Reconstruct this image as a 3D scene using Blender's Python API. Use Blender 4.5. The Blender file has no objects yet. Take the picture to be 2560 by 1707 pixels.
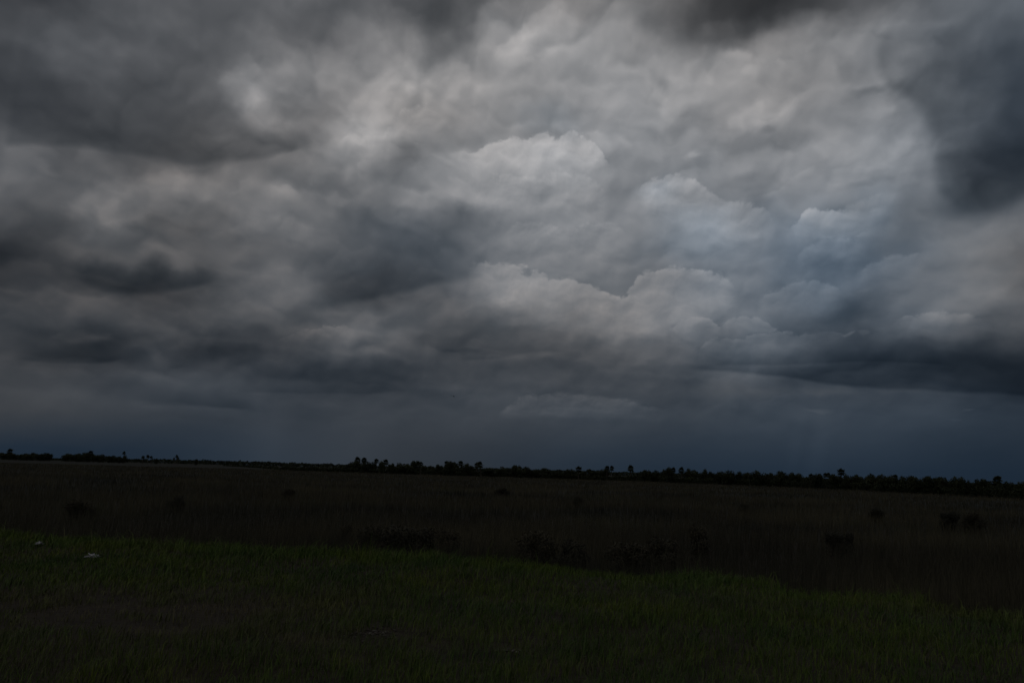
import bpy, bmesh, math, random
import numpy as np
from mathutils import Vector, Matrix

random.seed(7)
RNG = np.random.default_rng(11)
scene = bpy.context.scene
COL = scene.collection

# ------------------------------------------------------------------ camera
EYE = 1.7                                   # standing on a low grassy bank
PITCH, ROLL, FOCAL = math.radians(9.27), math.radians(1.587), 28.0
IMG_W, IMG_H = 2560.0, 1707.0
FPX = FOCAL / 36.0 * IMG_W
_F = Vector((0, math.cos(PITCH), math.sin(PITCH)))
_U0 = Vector((0, -math.sin(PITCH), math.cos(PITCH)))
_R0 = Vector((1, 0, 0))
_R = _R0 * math.cos(ROLL) + _U0 * math.sin(ROLL)
_U = _U0 * math.cos(ROLL) - _R0 * math.sin(ROLL)
cam_data = bpy.data.cameras.new('camera')
cam = bpy.data.objects.new('camera', cam_data)
COL.objects.link(cam)
cam_data.lens = FOCAL
cam_data.sensor_width = 36.0
cam_data.clip_start = 0.05
cam_data.clip_end = 30000
cam.matrix_world = Matrix(((_R.x, _U.x, -_F.x, 0), (_R.y, _U.y, -_F.y, 0),
                           (_R.z, _U.z, -_F.z, EYE), (0, 0, 0, 1)))
scene.camera = cam


def ray(px, py):
    """World direction of a bearing measured on the photograph."""
    return (_F * FPX + _R * (px - IMG_W / 2) + _U * (IMG_H / 2 - py)).normalized()


def azel(px, py):
    d = ray(px, py)
    return math.degrees(math.atan2(d.x, d.y)), math.degrees(math.asin(d.z))


# ------------------------------------------------------------------ light
SUN_EL, SUN_AZ = math.radians(52), math.radians(-120)     # sun high, behind left, veiled
EXPOSURE = -2.0
GAIN = 2.0 ** (-EXPOSURE)
scene.view_settings.view_transform = 'Standard'
scene.view_settings.look = 'None'
scene.view_settings.gamma = 1.0
scene.view_settings.use_curve_mapping = False
scene.view_settings.exposure = EXPOSURE

sun_data = bpy.data.lights.new('sun', 'SUN')
sun_data.energy = 0.5
sun_data.angle = math.radians(25)
sun_data.color = (1.0, 0.96, 0.9)
sun = bpy.data.objects.new('sun', sun_data)
COL.objects.link(sun)
_s = Vector((math.sin(SUN_AZ) * math.cos(SUN_EL), math.cos(SUN_AZ) * math.cos(SUN_EL), math.sin(SUN_EL)))
sun.rotation_euler = _s.to_track_quat('Z', 'Y').to_euler()

# ------------------------------------------------------------------ sky (world)
# cloud deck brightness chart (display grey) on bearings 128 px x 80 px apart
GRID_X = [128 * i for i in range(21)]
GRID_Y = [0, 80, 160, 240, 320, 400, 480, 560, 640, 720, 800, 880, 960, 1040, 1120, 1180]
LUM = [
    [66, 58, 78, 85, 82, 95, 95, 95, 92, 92, 110, 112, 118, 105, 70, 66, 75, 90, 88, 105, 100],
    [72, 84, 82, 88, 88, 95, 93, 113, 112, 114, 142, 147, 139, 114, 88, 95, 122, 125, 115, 106, 80],
    [60, 80, 82, 82, 85, 110, 118, 131, 142, 138, 142, 148, 145, 140, 140, 138, 135, 122, 112, 80, 72],
    [60, 64, 74, 80, 86, 128, 112, 133, 138, 138, 142, 142, 142, 140, 145, 135, 132, 128, 114, 88, 68],
    [72, 68, 76, 80, 80, 108, 103, 150, 140, 138, 136, 134, 140, 140, 125, 135, 128, 132, 116, 84, 62],
    [92, 80, 86, 78, 82, 92, 111, 138, 119, 141, 143, 153, 136, 133, 135, 130, 126, 138, 124, 80, 55],
    [90, 90, 100, 105, 108, 110, 115, 115, 125, 130, 135, 132, 124, 138, 125, 118, 130, 122, 120, 74, 75],
    [68, 74, 105, 90, 85, 112, 105, 100, 102, 105, 120, 130, 125, 125, 140, 118, 130, 118, 110, 108, 105],
    [48, 60, 78, 85, 85, 92, 88, 80, 86, 95, 110, 118, 116, 112, 120, 115, 100, 108, 110, 115, 90],
    [58, 62, 55, 54, 70, 92, 91, 62, 75, 88, 122, 120, 115, 110, 118, 105, 106, 92, 105, 112, 100],
    [68, 66, 68, 68, 72, 78, 78, 95, 88, 80, 98, 100, 105, 112, 108, 104, 80, 80, 108, 85, 82],
    [65, 50, 48, 60, 48, 52, 62, 78, 68, 65, 68, 70, 75, 80, 85, 98, 70, 62, 65, 55, 48],
    [65, 68, 65, 68, 66, 60, 58, 54, 58, 66, 68, 66, 68, 66, 75, 72, 60, 55, 55, 45, 35],
    [60, 62, 60, 58, 56, 62, 58, 62, 62, 66, 64, 64, 64, 60, 64, 66, 64, 62, 60, 56, 50],
    [44, 43, 44, 46, 50, 56, 58, 58, 55, 54, 52, 54, 52, 50, 52, 53, 54, 54, 50, 46, 45],
    [41, 41, 42, 43, 48, 54, 57, 56, 53, 51, 48, 46, 45, 44, 45, 46, 46, 45, 43, 41, 40],
]
TINT_X = [0, 512, 1024, 1536, 2048, 2560]
TINT_Y = [0, 240, 480, 640, 800, 960, 1040, 1120, 1180]
TINT = [[5, 4, 2, -1, 1, 12], [6, 3, -2, 2, 2, 16], [4, 0, 3, 6, 9, 12], [4, 2, 9, 7, 20, 1],
        [5, 5, 5, 5, 17, 7], [6, 11, 10, 10, 15, 15], [8, 13, 11, 13, 18, 19], [24, 20, 12, 19, 22, 22],
        [28, 22, 13, 23, 25, 25]]


def bil(xs, ys, g, x, y):
    x = min(max(x, xs[0]), xs[-1] - 1e-6)
    y = min(max(y, ys[0]), ys[-1] - 1e-6)
    i = max(k for k in range(len(xs) - 1) if xs[k] <= x)
    j = max(k for k in range(len(ys) - 1) if ys[k] <= y)
    a = (x - xs[i]) / (xs[i + 1] - xs[i])
    b = (y - ys[j]) / (ys[j + 1] - ys[j])

    def cr(p0, p1, p2, p3, t):
        return p1 + 0.5 * t * (p2 - p0 + t * (2 * p0 - 5 * p1 + 4 * p2 - p3 + t * (3 * (p1 - p2) + p3 - p0)))

    def at(jj):
        jj = min(max(jj, 0), len(ys) - 1)
        r = g[jj]
        q = [r[min(max(i + k, 0), len(xs) - 1)] for k in (-1, 0, 1, 2)]
        return cr(*q, a)
    return cr(at(j - 1), at(j), at(j + 1), at(j + 2), b)


def lin(v):
    v = max(v, 0.0) / 255.0
    return v / 12.92 if v <= 0.04045 else ((v + 0.055) / 1.055) ** 2.4


def to_px(az, el):
    a, e = math.radians(az), math.radians(el)
    d = Vector((math.sin(a) * math.cos(e), math.cos(a) * math.cos(e), math.sin(e)))
    z = d.dot(_F)
    return IMG_W / 2 + FPX * d.dot(_R) / z, IMG_H / 2 - FPX * d.dot(_U) / z


def chart(az, el):
    x, y = to_px(az, el)
    l, t = bil(GRID_X, GRID_Y, LUM, x, y), bil(TINT_X, TINT_Y, TINT, x, y)
    return [lin(l - 0.5 * t), lin(l), lin(l + 0.5 * t + 1.5)]


world = bpy.data.worlds.new('World')
scene.world = world
world.use_nodes = True
WN, WL = world.node_tree.nodes, world.node_tree.links
WN.clear()


def _set(sock, v):
    if isinstance(v, bpy.types.NodeSocket):
        WL.new(v, sock)
    elif v is not None:
        sock.default_value = v


def M(op, a, b=None, c=None, clamp=False):
    n = WN.new('ShaderNodeMath')
    n.operation = op
    n.use_clamp = clamp
    _set(n.inputs[0], a)
    _set(n.inputs[1], b)
    _set(n.inputs[2], c)
    return n.outputs[0]


def VM(op, a, b=None, c=None, scale=None):
    n = WN.new('ShaderNodeVectorMath')
    n.operation = op
    _set(n.inputs[0], a)
    _set(n.inputs[1], b)
    _set(n.inputs[2], c)
    if scale is not None:
        _set(n.inputs['Scale'], scale)
    return n.outputs['Value'] if op in ('LENGTH', 'DOT_PRODUCT') else n.outputs['Vector']


def MR(v, a, b, lo=0.0, hi=1.0, kind='SMOOTHSTEP'):
    n = WN.new('ShaderNodeMapRange')
    n.interpolation_type = kind
    n.clamp = False
    _set(n.inputs['Value'], v)
    for k, q in (('From Min', a), ('From Max', b), ('To Min', lo), ('To Max', hi)):
        _set(n.inputs[k], q)
    return n.outputs['Result']


def MIX(f, a, b):
    n = WN.new('ShaderNodeMix')
    n.data_type = 'RGBA'
    _set(n.inputs[0], f)
    _set(n.inputs[6], a)
    _set(n.inputs[7], b)
    return n.outputs[2]


def XYZ(x, y, z):
    n = WN.new('ShaderNodeCombineXYZ')
    for s, v in zip(n.inputs, (x, y, z)):
        _set(s, v)
    return n.outputs[0]


def NOISE(vec, scale, detail=5.0, rough=0.55, distort=0.0, colour=False, dim='2D'):
    n = WN.new('ShaderNodeTexNoise')
    n.noise_dimensions = dim
    _set(n.inputs['Vector'], vec)
    n.inputs['Scale'].default_value = scale
    n.inputs['Detail'].default_value = detail
    n.inputs['Roughness'].default_value = rough
    n.inputs['Distortion'].default_value = distort
    return n.outputs['Color'] if colour else n.outputs['Fac']


def BILLOW(vec, scale, detail=3.0, rough=0.5, smooth=None):
    n = WN.new('ShaderNodeTexVoronoi')
    n.voronoi_dimensions = '2D'
    n.feature = 'F1' if smooth is None else 'SMOOTH_F1'
    if smooth is not None:
        n.inputs['Smoothness'].default_value = smooth
    n.normalize = True
    _set(n.inputs['Vector'], vec)
    n.inputs['Scale'].default_value = scale
    n.inputs['Detail'].default_value = detail
    n.inputs['Roughness'].default_value = rough
    return n.outputs['Distance']


def group(name, ins, fn):
    """Build fn(sockets) -> {name: socket} inside a node group fed by ins {name: socket}; small trees build fast."""
    global WN, WL
    g = bpy.data.node_groups.new(name, 'ShaderNodeTree')
    kinds = {}
    for k, v in ins.items():
        kinds[k] = 'NodeSocketVector' if v.type == 'VECTOR' else 'NodeSocketColor' if v.type == 'RGBA' else 'NodeSocketFloat'
        g.interface.new_socket(k, in_out='INPUT', socket_type=kinds[k])
    keep = WN, WL
    WN, WL = g.nodes, g.links
    gi = WN.new('NodeGroupInput')
    out = fn({k: gi.outputs[k] for k in ins})
    go = None
    for k, v in out.items():
        g.interface.new_socket(k, in_out='OUTPUT', socket_type='NodeSocketColor' if v.type == 'RGBA' else 'NodeSocketFloat')
    go = WN.new('NodeGroupOutput')
    for k, v in out.items():
        WL.new(v, go.inputs[k])
    WN, WL = keep
    n = WN.new('ShaderNodeGroup')
    n.node_tree = g
    for k, v in ins.items():
        WL.new(v, n.inputs[k])
    return {k: n.outputs[k] for k in out}


geo = WN.new('ShaderNodeTexCoord')
sep = WN.new('ShaderNodeSeparateXYZ')
WL.new(VM('NORMALIZE', geo.outputs['Generated']), sep.inputs[0])
DX, DY, DZ = sep.outputs
AZ = M('MULTIPLY', M('ARCTAN2', DX, DY), 57.29578)                 # degrees, 0 = north
EL = M('MULTIPLY', M('ARCSINE', DZ), 57.29578)
RH = M('POWER', M('ADD', M('MULTIPLY', DX, DX), M('ADD', M('MULTIPLY', DY, DY), 1e-6)), 0.5)
CA, SA = M('DIVIDE', DY, RH), M('DIVIDE', DX, RH)
# clouds crowd together towards the horizon: stretched height coordinate
GEL = M('MULTIPLY_ADD', M('LOGARITHM', M('ADD', M('DIVIDE', M('MAXIMUM', EL, 0.0), 7.0), 1.0), math.e), 9.5, M('MULTIPLY', EL, 0.85))
P3 = XYZ(M('MULTIPLY', SA, 57.3), M('MULTIPLY', CA, 57.3), GEL)      # all round, for the deck out of view
P0 = XYZ(AZ, GEL, 0.0)
# domain warp: one large and one fine
W1 = VM('SUBTRACT', NOISE(P0, 0.11, 3.0, 0.5, colour=True), (0.5, 0.5, 0.5))
W2 = VM('SUBTRACT', NOISE(P0, 0.36, 3.0, 0.45, colour=True), (0.5, 0.5, 0.5))
LOW = MR(EL, 0.5, 12.0, 0.2, 1.0)                                  # calmer towards the horizon
WV = VM('SCALE', VM('ADD', VM('SCALE', W1, scale=3.5), VM('SCALE', W2, scale=2.6)), scale=LOW)
wsep = WN.new('ShaderNodeSeparateXYZ')
WL.new(WV, wsep.inputs[0])
WAZ = M('ADD', wsep.outputs[0], AZ)
WEL = M('MULTIPLY_ADD', wsep.outputs[1], 0.75, EL)
P1 = VM('ADD', P0, VM('SCALE', W2, scale=1.2))

# chart rows -> colour ramps over azimuth, blended over elevation
AZ0, AZ1, EL0, EL1, ROWS, STOPS = -36.0, 36.0, -0.5, 33.0, 30, 32
T = MR(WAZ, AZ0, AZ1, 0.0, 1.0, 'LINEAR')


def chart_rows(lo, hi):
    def fn(i):
        base = i.get('base')
        for r in range(lo, hi):
            el = EL0 + (EL1 - EL0) * r / (ROWS - 1)
            cr = WN.new('ShaderNodeValToRGB')
            cr.color_ramp.interpolation = 'LINEAR'
            els = cr.color_ramp.elements
            while len(els) < STOPS:
                els.new(0.5)
            for k in range(STOPS):
                t = k / (STOPS - 1)
                els[k].position = t
                els[k].color = (*chart(AZ0 + (AZ1 - AZ0) * t, el), 1.0)
            WL.new(i['t'], cr.inputs[0])
            if base is None:
                base = cr.outputs[0]
            else:
                pe = EL0 + (EL1 - EL0) * (r - 1) / (ROWS - 1)
                base = MIX(MR(i['el'], pe, el, 0.0, 1.0, 'LINEAR'), base, cr.outputs[0])
        return {'base': base}
    return fn


base = None
for lo in range(0, ROWS, 10):
    ins = {'t': T, 'el': WEL}
    if base is not None:
        ins['base'] = base
    base = group('cloud chart', ins, chart_rows(lo, min(lo + 10, ROWS)))['base']

# ---- relief, summed in stops (log2 of brightness)
bsep = WN.new('ShaderNodeSeparateColor')
WL.new(base, bsep.inputs[0])
bl = bsep.outputs[1]
PUFF = M('MULTIPLY', M('ADD', MR(bl, lin(60), lin(130), 0.5, 0.8), MR(EL, 7.0, 15.0, 0.25, 0.0)), MR(EL, 1.5, 7.0, 0.05, 1.0))
S = M('MULTIPLY', PUFF, 0.0)


def layer(scale, off, thr, wid, k, keep, dz=0.2, rough=0.55):
    """One sheet of heaped cloud: bright where it thins upward, dark where it thickens."""
    global S
    p = VM('ADD', P1, off)
    n = NOISE(p, scale, 6.0, rough)
    nu = NOISE(VM('ADD', p, (-0.4 * dz / scale, dz / scale, 0.0)), scale, 5.0, rough - 0.03)
    a = MR(n, thr - wid, thr + wid)
    lit = M('MULTIPLY', M('SUBTRACT', n, nu), k)
    S = M('MULTIPLY', M('MULTIPLY_ADD', a, lit, M('MULTIPLY', S, M('MULTIPLY_ADD', a, keep - 1.0, 1.0))), 1.0)
    return n


n1 = layer(0.085, (3.0, 8.0, 0.0), 0.50, 0.05, 3.8, 0.4, rough=0.38)
n2 = layer(0.17, (13.0, 41.0, 0.0), 0.52, 0.05, 3.4, 0.45, rough=0.38)
n3 = layer(0.34, (27.0, 17.0, 0.0), 0.55, 0.06, 1.5, 0.7, rough=0.4)
# rounded heaps with shaded undersides
PL = VM('MULTIPLY', VM('ADD', P0, VM('ADD', VM('SCALE', W1, scale=3.0), VM('SCALE', W2, scale=1.2))), (1.0, 1.1, 1.0))
h1 = BILLOW(PL, 0.16, 2.2, 0.5, 0.3)
h2 = BILLOW(VM('ADD', PL, (-0.3, 0.9, 0.0)), 0.16, 2.2, 0.5, 0.3)
HEAP = M('SUBTRACT', h2, h1)
S = M('MULTIPLY_ADD', M('MULTIPLY', HEAP, MR(AZ, -12.0, 8.0, 1.0, 0.7)), 3.0, M('MULTIPLY', S, MR(AZ, -12.0, 8.0, 0.85, 0.7)))
m1 = BILLOW(P1, 0.40, 1.2, 0.45, 0.5)
m2 = BILLOW(VM('ADD', P1, (-0.18, 0.5, 0.0)), 0.40, 1.2, 0.45, 0.5)
LITM = M('SUBTRACT', m2, m1)
S = M('MULTIPLY_ADD', LITM, MR(AZ, -14.0, 2.0, 0.4, 0.7), S)
b1 = BILLOW(P1, 0.95, 3.0, 0.5)
b2 = BILLOW(VM('ADD', P1, (-0.12, 0.25, 0.0)), 0.95, 3.0, 0.5)
S = M('MULTIPLY', M('MULTIPLY_ADD', M('SUBTRACT', b2, b1), 0.14, S), PUFF)
EN = M('SUBTRACT', 0.42, b1)                                         # cauliflower edge noise
FN = M('MULTIPLY_ADD', M('SUBTRACT', n3, 0.5), 0.8, M('SUBTRACT', n2, 0.5))   # ragged edge noise
LITB = M('MULTIPLY_ADD', M('SUBTRACT', b2, b1), 0.7, M('MULTIPLY', LITM, 1.3))


def deg(px):
    return px / 34.75


def edge(pts, gain, width, depth, top=True, puff=0.0, rag=0.0, fade=(60, 60), out=0.0, out_depth=40, vertical=False, floor=None):
    """A cloud edge along a run of bearings; brightens (gain>0) or darkens inward over depth px."""
    S, AZ, EL, EN, FN = I['S'], I['AZ'], I['EL'], I['EN'], I['FN']
    ang = [azel(*p) for p in pts]
    if vertical:
        ang = [(b, a) for a, b in ang]
        run, val = EL, AZ
        ang.sort()
    else:
        run, val = AZ, EL
    xs, ys = [a for a, _ in ang], [b for _, b in ang]
    x0, x1, y0, y1 = xs[0], xs[-1], min(ys) - 0.2, max(ys) + 0.2
    fc = WN.new('ShaderNodeFloatCurve')
    c = fc.mapping.curves[0]
    for i, (a, b) in enumerate(zip(xs, ys)):
        q = ((a - x0) / (x1 - x0), (b - y0) / (y1 - y0))
        if i == 0:
            c.points[0].location = q
        elif i == len(xs) - 1:
            c.points[1 if len(c.points) == 2 else len(c.points) - 1].location = q
        else:
            c.points.new(*q)
    for p in c.points:
        p.handle_type = 'AUTO_CLAMPED'
    fc.mapping.update()
    WL.new(MR(run, x0, x1, 0.0, 1.0, 'LINEAR'), fc.inputs['Value'])
    f = M('MULTIPLY_ADD', fc.outputs[0], y1 - y0, y0)
    d = M('SUBTRACT', f, val) if top else M('SUBTRACT', val, f)
    if puff:
        d = M('MULTIPLY_ADD', EN, puff, d)
    if rag:
        d = M('MULTIPLY_ADD', FN, rag, d)
    win = M('MULTIPLY', MR(run, x0, x0 + deg(fade[0])), MR(run, x1 - deg(fade[1]), x1, 1.0, 0.0))
    fall = M('EXPONENT', M('DIVIDE', M('MAXIMUM', d, 0.0), -deg(depth)))
    m = M('MULTIPLY', M('MULTIPLY', MR(d, -deg(width) * 0.5, deg(width) * 0.5), fall), win)
    if floor:
        (a0, e0), (a1, e1) = azel(*floor[0]), azel(*floor[1])
        k = (e1 - e0) / (a1 - a0)
        fl = M('SUBTRACT', EL, M('MULTIPLY_ADD', AZ, k, e0 - k * a0))
        m = M('MULTIPLY', m, MR(M('MULTIPLY_ADD', FN, 0.7, fl), -deg(6), deg(14)))
    if puff:
        S = M('MULTIPLY_ADD', M('MULTIPLY', m, I['LITB']), 0.7, M('MULTIPLY', S, M('MULTIPLY_ADD', m, -0.6, 1.0)))
    S = M('MULTIPLY_ADD', m, gain, S)
    if out:
        fo = M('EXPONENT', M('DIVIDE', M('MINIMUM', d, 0.0), deg(out_depth)))
        mo = M('MULTIPLY', M('MULTIPLY', MR(d, -deg(width) * 0.5, deg(width) * 0.5, 1.0, 0.0), fo), win)
        S = M('MULTIPLY_ADD', mo, out, S)
    I['S'] = S


Q1 = XYZ(M('MULTIPLY_ADD', wsep.outputs[0], 0.8, AZ), M('MULTIPLY_ADD', wsep.outputs[1], 0.7, EL), 1.0)


def blob(x, y, rx, ry, gain, soft=0.9, ang=0.0, puff=0.0, flat=0.0, cap=0.0, warm=0.0):
    """A patch of cloud at a bearing; flat gives it a level base, cap a crisp crown."""
    S = I['S']
    u, v = azel(x, y)
    a = math.radians(ang) - ROLL
    ca, sa, rx, ry = math.cos(a), math.sin(a), deg(rx), deg(ry)
    xx = VM('DOT_PRODUCT', I['Q'], (ca / rx, sa / rx, -(u * ca + v * sa) / rx))
    yy = VM('DOT_PRODUCT', I['Q'], (-sa / ry, ca / ry, (u * sa - v * ca) / ry))
    r = M('SQRT', M('MULTIPLY_ADD', xx, xx, M('MULTIPLY', yy, yy)))
    if puff:
        r = M('MULTIPLY_ADD', I['EN'], -puff, r)
    m = MR(r, 1.0 - soft, 1.0 + 0.35 * soft, 1.0, 0.0)
    if flat:
        m = M('MULTIPLY', m, MR(yy, -0.25 - flat, -0.25 + flat))
    if cap:
        m = M('MULTIPLY', m, MR(yy, -1.2, 0.5))
    I['S'] = M('MULTIPLY_ADD', m, gain * 1.3, S)
    if warm:
        I['WARM'] = M('MULTIPLY_ADD', m, warm, I['WARM'])


FEATURES = []


def E(*a, **k):
    FEATURES.append((edge, a, k))


def B(*a, **k):
    FEATURES.append((blob, a, k))


# bright cumulus heads
E([(1150, 420), (1200, 376), (1260, 356), (1312, 364), (1350, 348), (1395, 364), (1440, 345), (1485, 368), (1512, 405), (1530, 440)],
     0.46, 13, 130, puff=1.2, rag=1.5, fade=(50, 30), out=-0.16, out_depth=70)
E([(1160, 690), (1225, 662), (1300, 672), (1390, 700), (1470, 712), (1545, 735), (1600, 705), (1660, 690), (1720, 678), (1780, 690), (1830, 728), (1850, 760)],
     0.46, 13, 140, puff=1.2, rag=1.5, fade=(60, 40), out=-0.2, out_depth=70)
E([(1590, 500), (1612, 456), (1660, 452), (1740, 470), (1800, 502), (1850, 512), (1905, 524), (1935, 560), (1950, 600)],
     0.34, 13, 110, puff=1.0, rag=1.2, fade=(30, 60), out=-0.16, out_depth=80)
E([(1960, 600), (1990, 575), (2030, 534), (2080, 536), (2140, 524), (2165, 505)],
     0.5, 12, 90, puff=1.0, rag=1.2, fade=(35, 60), out=-0.2, out_depth=70)
E([(1735, 900), (1780, 860), (1840, 850), (1900, 845), (2000, 838), (2080, 840), (2130, 855)],
     0.42, 9, 45, puff=1.1, rag=1.0, fade=(30, 40), out=-0.1)
# flat dark bases
E([(740, 785), (900, 752), (1000, 733), (1090, 712), (1190, 685), (1240, 660)], -0.62, 24, 130, top=False, rag=0.9, fade=(150, 150), out=0.12)
E([(0, 372), (120, 370), (260, 372), (400, 400), (560, 398), (700, 385), (780, 350)], -0.5, 22, 90, top=False, rag=1.0, fade=(20, 70), out=0.2, out_depth=60)
E([(160, 690), (280, 725), (400, 730), (500, 715), (560, 690)], -0.6, 20, 60, top=False, rag=0.5, fade=(60, 60), out=0.15)
E([(20, 895), (100, 905), (200, 907), (280, 905), (320, 890)], -0.5, 10, 50, top=False, rag=0.3, fade=(50, 40), out=0.12)
E([(1690, 925), (1800, 928), (1950, 938), (2080, 958), (2200, 970), (2350, 976), (2480, 985), (2620, 1000)],
     -0.8, 12, 75, top=False, rag=0.4, fade=(80, 10), out=0.12, out_depth=30)
E([(330, 1010), (440, 1014), (560, 1020), (640, 1022)], -0.25, 8, 30, top=False, rag=0.2, fade=(50, 50), out=0.05)
E([(590, 978), (700, 980), (820, 984), (960, 982), (1010, 975)], -0.3, 10, 40, top=False, rag=0.3, fade=(50, 60), out=0.05)
# dark mass at the right
E([(2210, 60), (2190, 150), (2255, 230), (2325, 330), (2350, 430), (2370, 505), (2400, 550)], -0.6, 40, 220, top=False, rag=1.6,
     fade=(40, 60), out=0.12, vertical=True)

# --- patches, upper left
B(640, 278, 100, 46, 0.30, ang=-38, puff=0.4)
B(632, 172, 40, 32, 0.2, puff=0.4)
B(700, 372, 120, 38, -0.25, flat=0.3)
B(430, 428, 75, 26, 0.25, puff=0.3)
B(590, 425, 45, 24, 0.14, puff=0.3)
B(288, 537, 34, 30, 0.3, puff=0.4, soft=0.7)
B(90, 432, 40, 10, 0.2)
B(330, 640, 120, 24, 0.1)
B(140, 245, 70, 40, -0.15)
B(330, 115, 120, 40, 0.08)
B(410, 585, 70, 30, -0.15)
B(470, 590, 40, 26, 0.2, puff=0.4)
B(440, 648, 70, 24, 0.25, ang=-10)
B(390, 705, 210, 40, -0.35, flat=0.25, soft=0.8)
B(60, 655, 100, 50, -0.3, flat=0.3)
B(110, 740, 170, 12, 0.22, ang=-6)
B(625, 668, 40, 18, -0.18)
B(215, 852, 44, 16, 0.3, cap=0.5, soft=0.7)
B(175, 885, 150, 32, -0.25, flat=0.2, soft=0.8)
B(545, 832, 130, 24, -0.25, flat=0.3)
B(600, 885, 120, 40, -0.25, flat=0.3)
B(380, 888, 110, 14, 0.22, ang=-24)
B(500, 1008, 150, 18, -0.25, flat=0.25)
B(760, 830, 60, 22, 0.2, puff=0.4)
B(870, 955, 160, 34, -0.22, flat=0.2)
# --- middle
B(1105, 15, 150, 85, -0.5, soft=1.0)
B(1075, 120, 60, 45, -0.22, soft=1.0, ang=-60)
B(950, 135, 60, 40, 0.14, puff=0.4)
B(1035, 142, 40, 28, 0.14, puff=0.4)
B(1400, 65, 70, 60, 0.08)
B(1650, 190, 50, 20, -0.2, ang=-30)
B(1545, 135, 60, 22, -0.1, ang=20)
B(1640, 232, 50, 22, 0.14, cap=0.5, puff=0.4)
B(1050, 385, 110, 50, -0.28, ang=25, soft=1.0)
B(1050, 285, 50, 20, 0.1, cap=0.5)
B(1352, 462, 26, 22, -0.2)
B(1155, 540, 100, 44, -0.25, soft=1.0)
B(930, 560, 110, 44, -0.15)
B(1100, 745, 110, 26, 0.2, ang=-14, puff=0.3)
B(905, 815, 60, 30, 0.16, puff=0.4)
B(1240, 815, 70, 60, -0.35, soft=1.0)
B(1165, 882, 90, 9, -0.25)
B(1480, 850, 110, 24, -0.22)
B(1400, 922, 90, 28, -0.25, flat=0.3)
B(985, 920, 80, 36, -0.25)
B(1570, 905, 60, 18, 0.18, cap=0.5)
B(1510, 862, 50, 14, 0.15, cap=0.5)
B(1700, 930, 70, 22, -0.2)
# --- right
B(1900, 5, 230, 90, -0.55, ang=8, soft=1.0)
B(1848, 158, 42, 30, 0.28, cap=0.5, soft=0.6, puff=0.3)
B(1965, 288, 44, 30, 0.14, cap=0.5, puff=0.4)
B(1905, 328, 24, 14, -0.3)
B(1728, 396, 24, 14, 0.3, puff=0.5)
B(1880, 440, 110, 30, -0.12)
B(2130, 170, 26, 30, -0.25)
B(2195, 224, 60, 13, -0.35, ang=10)
B(2190, 275, 36, 26, 0.2, puff=0.4)
B(2262, 368, 36, 26, 0.2, puff=0.4)
B(2180, 418, 70, 22, 0.16, cap=0.5, puff=0.4)
B(2230, 455, 80, 14, -0.2)
B(1742, 802, 50, 22, 0.2, cap=0.5, puff=0.3)
B(1845, 812, 60, 20, 0.14, cap=0.5, puff=0.3)
B(2050, 690, 130, 46, -0.12)
B(2115, 775, 60, 40, -0.2)
B(2130, 836, 20, 6, 0.4, soft=0.6)
B(2176, 840, 14, 8, 0.25, soft=0.6)
B(2300, 755, 110, 26, 0.12, cap=0.4)
B(2430, 800, 130, 15, -0.25, ang=4)
B(2330, 900, 280, 44, -0.32)
B(2150, 935, 140, 10, 0.15)
B(1850, 985, 140, 24, 0.14, warm=0.7)
B(2080, 985, 60, 13, 0.18, warm=0.7)
B(2285, 982, 70, 12, 0.2, warm=0.7)
B(2050, 1033, 34, 5, 0.25, warm=0.5)
B(2410, 1028, 14, 4, 0.3, warm=0.3)
B(2380, 1050, 18, 3, 0.12)
E([(1238, 1046), (1262, 1020), (1330, 1001), (1400, 994), (1470, 993), (1540, 998), (1600, 1014), (1650, 1028), (1680, 1040)],
  0.44, 16, 160, puff=1.0, rag=1.3, fade=(30, 80), floor=((1262, 1047), (1660, 1047)))
B(1450, 1022, 210, 40, 0.0, warm=-0.6)
# more small heads at the right
E([(1670, 830), (1715, 802), (1750, 796), (1790, 812), (1810, 830)], 0.4, 8, 30, puff=0.9, fade=(20, 20), out=-0.08)
E([(1800, 830), (1830, 798), (1885, 798), (1920, 815), (1950, 840)], 0.32, 8, 35, puff=0.9, fade=(20, 20), out=-0.06)
E([(2225, 820), (2270, 792), (2330, 783), (2400, 790), (2480, 800)], 0.38, 10, 40, puff=0.8, rag=0.6, fade=(40, 60), out=-0.12)
E([(2090, 560), (2120, 520), (2170, 500), (2230, 470)], 0.15, 12, 60, puff=0.8, fade=(20, 30))
E([(1760, 918), (1850, 912), (1980, 908), (2120, 903), (2260, 905), (2400, 915)], -0.4, 10, 40, top=False, rag=0.3, fade=(60, 60), out=0.15, out_depth=20)
E([(690, 858), (730, 838), (790, 826), (860, 818), (900, 830)], 0.36, 8, 50, puff=0.9, fade=(20, 50), out=-0.12)
E([(1140, 905), (1250, 893), (1330, 880), (1420, 880)], -0.25, 10, 40, top=False, rag=0.4, fade=(40, 40), out=0.1)
E([(1560, 60), (1700, 110), (1800, 118), (1900, 80), (2000, 40), (2080, 0)], -0.35, 50, 120, top=False, rag=1.2, fade=(60, 60), out=0.08)
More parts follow.
